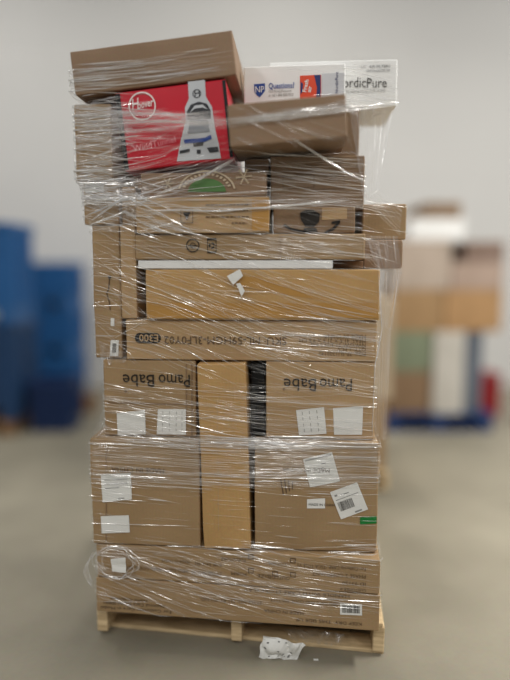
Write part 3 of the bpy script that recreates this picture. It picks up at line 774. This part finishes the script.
# roped strands of film
def rope(px_pts, v_pts, rad, ply, seed):
    F_ = Film(); r = random.Random(seed)
    P = [Vector((uz(*p, v)[0], v, uz(*p, v)[1])) for p, v in zip(px_pts, v_pts)]
    for k in range(10):
        o_ = Vector((0, r.uniform(-.003, 0), r.uniform(-rad, rad))); pts = []
        for a, b in zip(P, P[1:]):
            for i in range(10): pts.append(a.lerp(b, i / 10) + o_ * (1 + .5 * math.sin(i + k)))
        pts.append(P[-1] + o_); F_.streak(pts, r.uniform(.0012, .003), ply * r.uniform(.6, 1.3), r, ridge=r.uniform(.1, .5))
    o = F_.build('film_strand', FILM, wrap); del o['kind']; return o
rope([(75, 107), (140, 112), (228, 120)], [.0, -.012, -.112], .009, .9, 1)
rope([(228, 122), (290, 117), (348, 109), (393, 105)], [-.112, -.112, -.112, .2], .005, .8, 2)
rope([(76, 128), (150, 122), (228, 124)], [.0, -.02, -.112], .010, .8, 3)
rope([(80, 190), (115, 197), (150, 199)], [.005, -.01, -.03], .012, .9, 4)
rope([(82, 200), (118, 202), (150, 200)], [.005, -.01, -.03], .010, .8, 14)
rope([(88, 226), (125, 212), (168, 234)], [.01, -.012, -.03], .004, .7, 15)
rope([(150, 197), (200, 178), (236, 158)], [-.03, -.02, -.02], .005, .5, 5)
rope([(90, 222), (120, 200), (150, 198)], [.01, -.01, -.03], .003, .6, 6)
rope([(140, 210), (220, 211), (272, 207), (352, 200)], [-.03, -.035, -.035, -.02], .003, .7, 7)
rope([(288, 136), (345, 172), (366, 182)], [-.112, -.02, -.006], .002, .6, 8)
rope([(378, 270), (382, 330), (375, 365), (372, 437)], [-.03, -.01, -.012, -.012], .004, .6, 9)
# film knot with a slip of paper at the lower left
F_ = Film()
for k in range(9):
    a0 = R_.uniform(0, 6.28); pts = []
    for i in range(26):
        a = a0 + 4.6 * i / 25
        ww = 1 + .3 * noise.noise(Vector((math.cos(a) * 1.2, math.sin(a) * 1.2, k * .35)))
        px, py = 117 + (17 + R_.uniform(-.4, .4) + k * .4) * ww * math.cos(a) + 3 * math.sin(3 * a + k), 563 + (14 + k * .3) * ww * math.sin(a)
        v = -.066 - .012 * abs(math.sin(a * 1.5 + k)); u, z = uz(px, py, v); pts.append(Vector((u, v, z)))
    F_.streak(pts, R_.uniform(.0015, .004), R_.uniform(.4, .85), R_)
kn = F_.build('film_knot', FILM, wrap); del kn['kind']
F_ = Film()
for k in range(9):
    pts = []
    for i in range(16):
        t = i / 15; px = 94 - (6 + .5 * k) * math.sin(math.pi * t) + R_.uniform(-.2, .2); py = 550 + 34 * t + k * .6
        v = -.03 - .004 * k * .5; u, z = uz(px, py, v); pts.append(Vector((u, v, z)))
    F_.streak(pts, R_.uniform(.0015, .004), R_.uniform(.3, .7), R_)
kn = F_.build('film_knot', FILM, wrap); del kn['kind']
sl2 = crumple('paper_slip', 'small printed paper slip caught in the film knot at lower left', [(111, 559), (126, 557), (126, 572), (112, 571)], -.068, PAPER, .006, 8.0, n=6)

# ------------------------------------------------------------------ second wrapped pallet close behind
BY = 3.45
gx = wxz(388, 490, BY)[0]
P2 = Matrix.Translation((gx - .508, BY, 0))
pallet(P2, 'wooden pallet corner of the wrapped stack standing close behind the front stack', WOOD, skew=False)
def wcarton(name, label, mat, x0, x1, Y, d, z0, z1, group=None, **kw):
    w = x1 - x0
    return Carton(name, label, mat, w, d, z1 - z0, Matrix.Translation(((x0 + x1) / 2, Y + d / 2, z0)), film=False, group=group, **kw)
za = wxz(385, 400, BY)[1]; zb = wxz(385, 300, BY)[1]
wcarton('large_carton', 'brown carton on the rear pallet, seen as a sliver beside the lower right box', KRAFT, gx - .98, gx - .015, BY + .02, .9, .121, za)
wcarton('large_carton', 'pale film-covered carton on the rear pallet, upper of the sliver at right edge', mat_card('kraft_board_filmed', (186, 168, 142)), gx - .98, gx + .02, BY + .02, .9, za + .002, zb)

# ------------------------------------------------------------------ far right pallet load
GR = ground(440, 432); DR = GR.y
def rx(px, py): return wxz(px, py, DR)
x0, x1 = rx(386, 430)[0], rx(492, 430)[0]
BLUEPAL = mat_basic('blue_pallet_paint', (34, 58, 104), .6)
pr = empty('blue_pallet', Matrix.Translation(((x0 + x1) / 2, DR, 0))); tag(pr, 'dark blue pallet under the far load of boxes at right', 'pallet')
hwp = (x1 - x0) / 2
for xs in (-hwp + .05, 0, hwp - .05): obj('stringer', box_bm(xs - .05, xs + .05, 0, 1.0, .02, .11, bev=.004), BLUEPAL, pr)
for i in range(6): obj('deck_board', box_bm(-hwp, hwp, i * .178, i * .178 + .11, .111, .15, bev=.003), BLUEPAL, pr)
for i in range(3): obj('bottom_board', box_bm(-hwp, hwp, i * .445, i * .445 + .11, .001, .0195, bev=.003), BLUEPAL, pr)
def rbox(name, label, mat, xa, xb, z0, z1, dy=.03, d=.6, **kw):
    return wcarton(name, label, mat, rx(xa, 380)[0], rx(xb, 380)[0], DR + dy, d, z0, z1, group='boxes of the far right load', cuts=3, **kw)
zz = lambda py: rx(440, py)[1]
z0 = .151; zm1, zm2, zt1 = zz(372), zz(332), zz(290)
rbox('far_carton', 'tan carton at the bottom left of the far right load', KRAFT_D, 390, 432, z0, zm1)
rbox('far_carton', 'grey-green carton second from the blue pallet at right', mat_card('board_greygreen', (132, 142, 118)), 390, 432, zm1 + .002, zm2)
rbox('far_carton', 'tall pale film-wrapped carton in the middle of the far right load', mat_card('board_pale', (206, 202, 194)), 433.5, 464, z0, zm2, dy=.0)
rbox('far_carton', 'slate grey carton at the lower right of the far right load', mat_card('board_slate', (104, 112, 124)), 465.5, 484, z0, zm2, dy=.05)
rbox('far_carton', 'brown carton on the grey-green one in the far right load', mat_card('board_browned', (170, 138, 100)), 393, 442, zm2 + .002, zt1 - .0)
rbox('far_carton', 'orange tan carton above the pale wrapped one in the far right load', mat_card('board_orange', (182, 144, 102)), 443.5, 500, zm2 + .002, zt1)
rbox('far_carton', 'pinkish beige carton at upper left of the far right load', mat_card('board_pink', (190, 174, 160)), 394, 448, zt1 + .002, zz(240))
rbox('far_carton', 'beige carton at upper right of the far right load', mat_card('board_pinkb', (182, 160, 146)), 449.5, 500, zt1 + .002, zz(262))
rbox('far_carton', 'dull brown carton topmost at right of the far right load', mat_card('board_dullbrown', (140, 118, 106)), 462, 500, zz(262) + .002, zz(241))
rbox('far_carton', 'white carton near the top of the far right load', WHITE, 408, 460, zz(240) + .002, zz(218))
rbox('far_carton', 'small brown carton on the very top of the far right load', KRAFT_D, 420, 456, zz(218) + .002, zz(202))
g = ground(506, 412)
rb_ = obj('red_tote', carton_mesh(.22, .3, .35, 55, cuts=3), mat_basic('red_plastic', (140, 30, 34), .5), mw=Matrix.Translation((x1 + .17, g.y, 0)))
tag(rb_, 'dark red tote at the far right edge of the picture', 'tote'); rim = obj('rim', box_bm(-.12, .12, -.16, .16, .35, .375, bev=.005), MATS['red_plastic'], rb_)

# ------------------------------------------------------------------ far left blue bins
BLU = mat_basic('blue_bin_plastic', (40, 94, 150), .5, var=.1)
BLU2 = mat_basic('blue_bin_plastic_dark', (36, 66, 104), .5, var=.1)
def bulk_bin(label, mat, x, y, z, W, D, Hh, group='blue bulk bins'):
    """ribbed plastic bulk bin with rim and runners"""
    t = empty('bulk_bin', Matrix.Translation((x, y, z))); tag(t, label, 'bin', group)
    f = .1
    bm = bmesh.new(); tk = .02
    box_bm(-W / 2, W / 2, 0, D, f, f + .03, bm)
    for (a, b, c, d) in ((-W / 2, W / 2, 0, tk), (-W / 2, W / 2, D - tk, D), (-W / 2, -W / 2 + tk, tk, D - tk), (W / 2 - tk, W / 2, tk, D - tk)): box_bm(a, b, c, d, f + .03, Hh - .05, bm)
    obj('bin_body', bm, mat, t)
    bm = bmesh.new()
    for (a, b, c, d) in ((-W / 2 - .015, W / 2 + .015, -.015, .03), (-W / 2 - .015, W / 2 + .015, D - .03, D + .015), (-W / 2 - .015, -W / 2 + .03, .03, D - .03), (W / 2 - .03, W / 2 + .015, .03, D - .03)): box_bm(a, b, c, d, Hh - .05, Hh, bm)
    obj('rim', bm, mat, t)
    for i in range(5):
        xx = -W / 2 + W * (i + .5) / 5; obj('rib', box_bm(xx - .015, xx + .015, -.018, .0, f + .03, Hh - .05, bev=.003), mat, t)
    for i in range(4):
        yy = D * (i + .5) / 4; obj('rib', box_bm(W / 2, W / 2 + .018, yy - .015, yy + .015, f + .03, Hh - .05, bev=.003), mat, t)
    for xx in (-W / 2 + .06, 0, W / 2 - .06): obj('runner', box_bm(xx - .05, xx + .05, 0, D, 0, f, bev=.004), mat, t)
    return t
GA = ground(20, 436); A = GA.y
xr = wxz(12, 320, A)[0]; ztop = wxz(10, 222, A)[1]
pa = empty('wooden_pallet', Matrix.Translation((xr - .55, A, 0))); tag(pa, 'old dark wooden pallet under the left stack of blue bins', 'pallet')
for i in range(3): obj('stringer', box_bm(-.5 + i * .46, -.42 + i * .46, 0, .52, .016, .1, bev=.003), WOOD_O, pa)
for i in range(5): obj('deck_board', box_bm(-.52, .52, i * .105, i * .105 + .09, .101, .12, bev=.003), WOOD_O, pa)
for i in range(3): obj('bottom_board', box_bm(-.52, .52, i * .21, i * .21 + .1, .001, .0155, bev=.003), WOOD_O, pa)
hb = (ztop - .122) / 2
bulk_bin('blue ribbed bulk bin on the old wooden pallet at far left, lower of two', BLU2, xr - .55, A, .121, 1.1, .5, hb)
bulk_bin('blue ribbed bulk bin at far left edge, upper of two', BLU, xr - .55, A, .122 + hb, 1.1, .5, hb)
GBk = ground(62, 402); B_ = GBk.y
xa, xb = wxz(36, 320, B_)[0], wxz(71, 320, B_)[0]; zt = wxz(60, 262, B_)[1]; hb = zt / 3 - .001
WB = xb - xa
for i, nm in enumerate(('lowest', 'middle one', 'topmost')):
    bulk_bin('blue bulk bin beside the front stack at left, %s of its three' % nm, BLU, xb - WB / 2 - .12, B_, .0005 + i * (hb + .001), WB + .24, .5, hb, 'blue bins in the narrow stack')
gk = ground(78, 413)
fc = Carton('floor_carton', 'brown carton on the floor before the narrow stack of blue bins', mat_card('board_floor', (132, 96, 60)), .26, .2, .14, Matrix.Translation((gk.x, gk.y + .1, .001)), film=False, cuts=3)
gk = ground(52, 432)
dt = bulk_bin('dark navy tote on the floor before the blue bins at left', mat_basic('navy_plastic', (22, 44, 84), .5), gk.x, gk.y, .0005, .34, .3, .42, None)
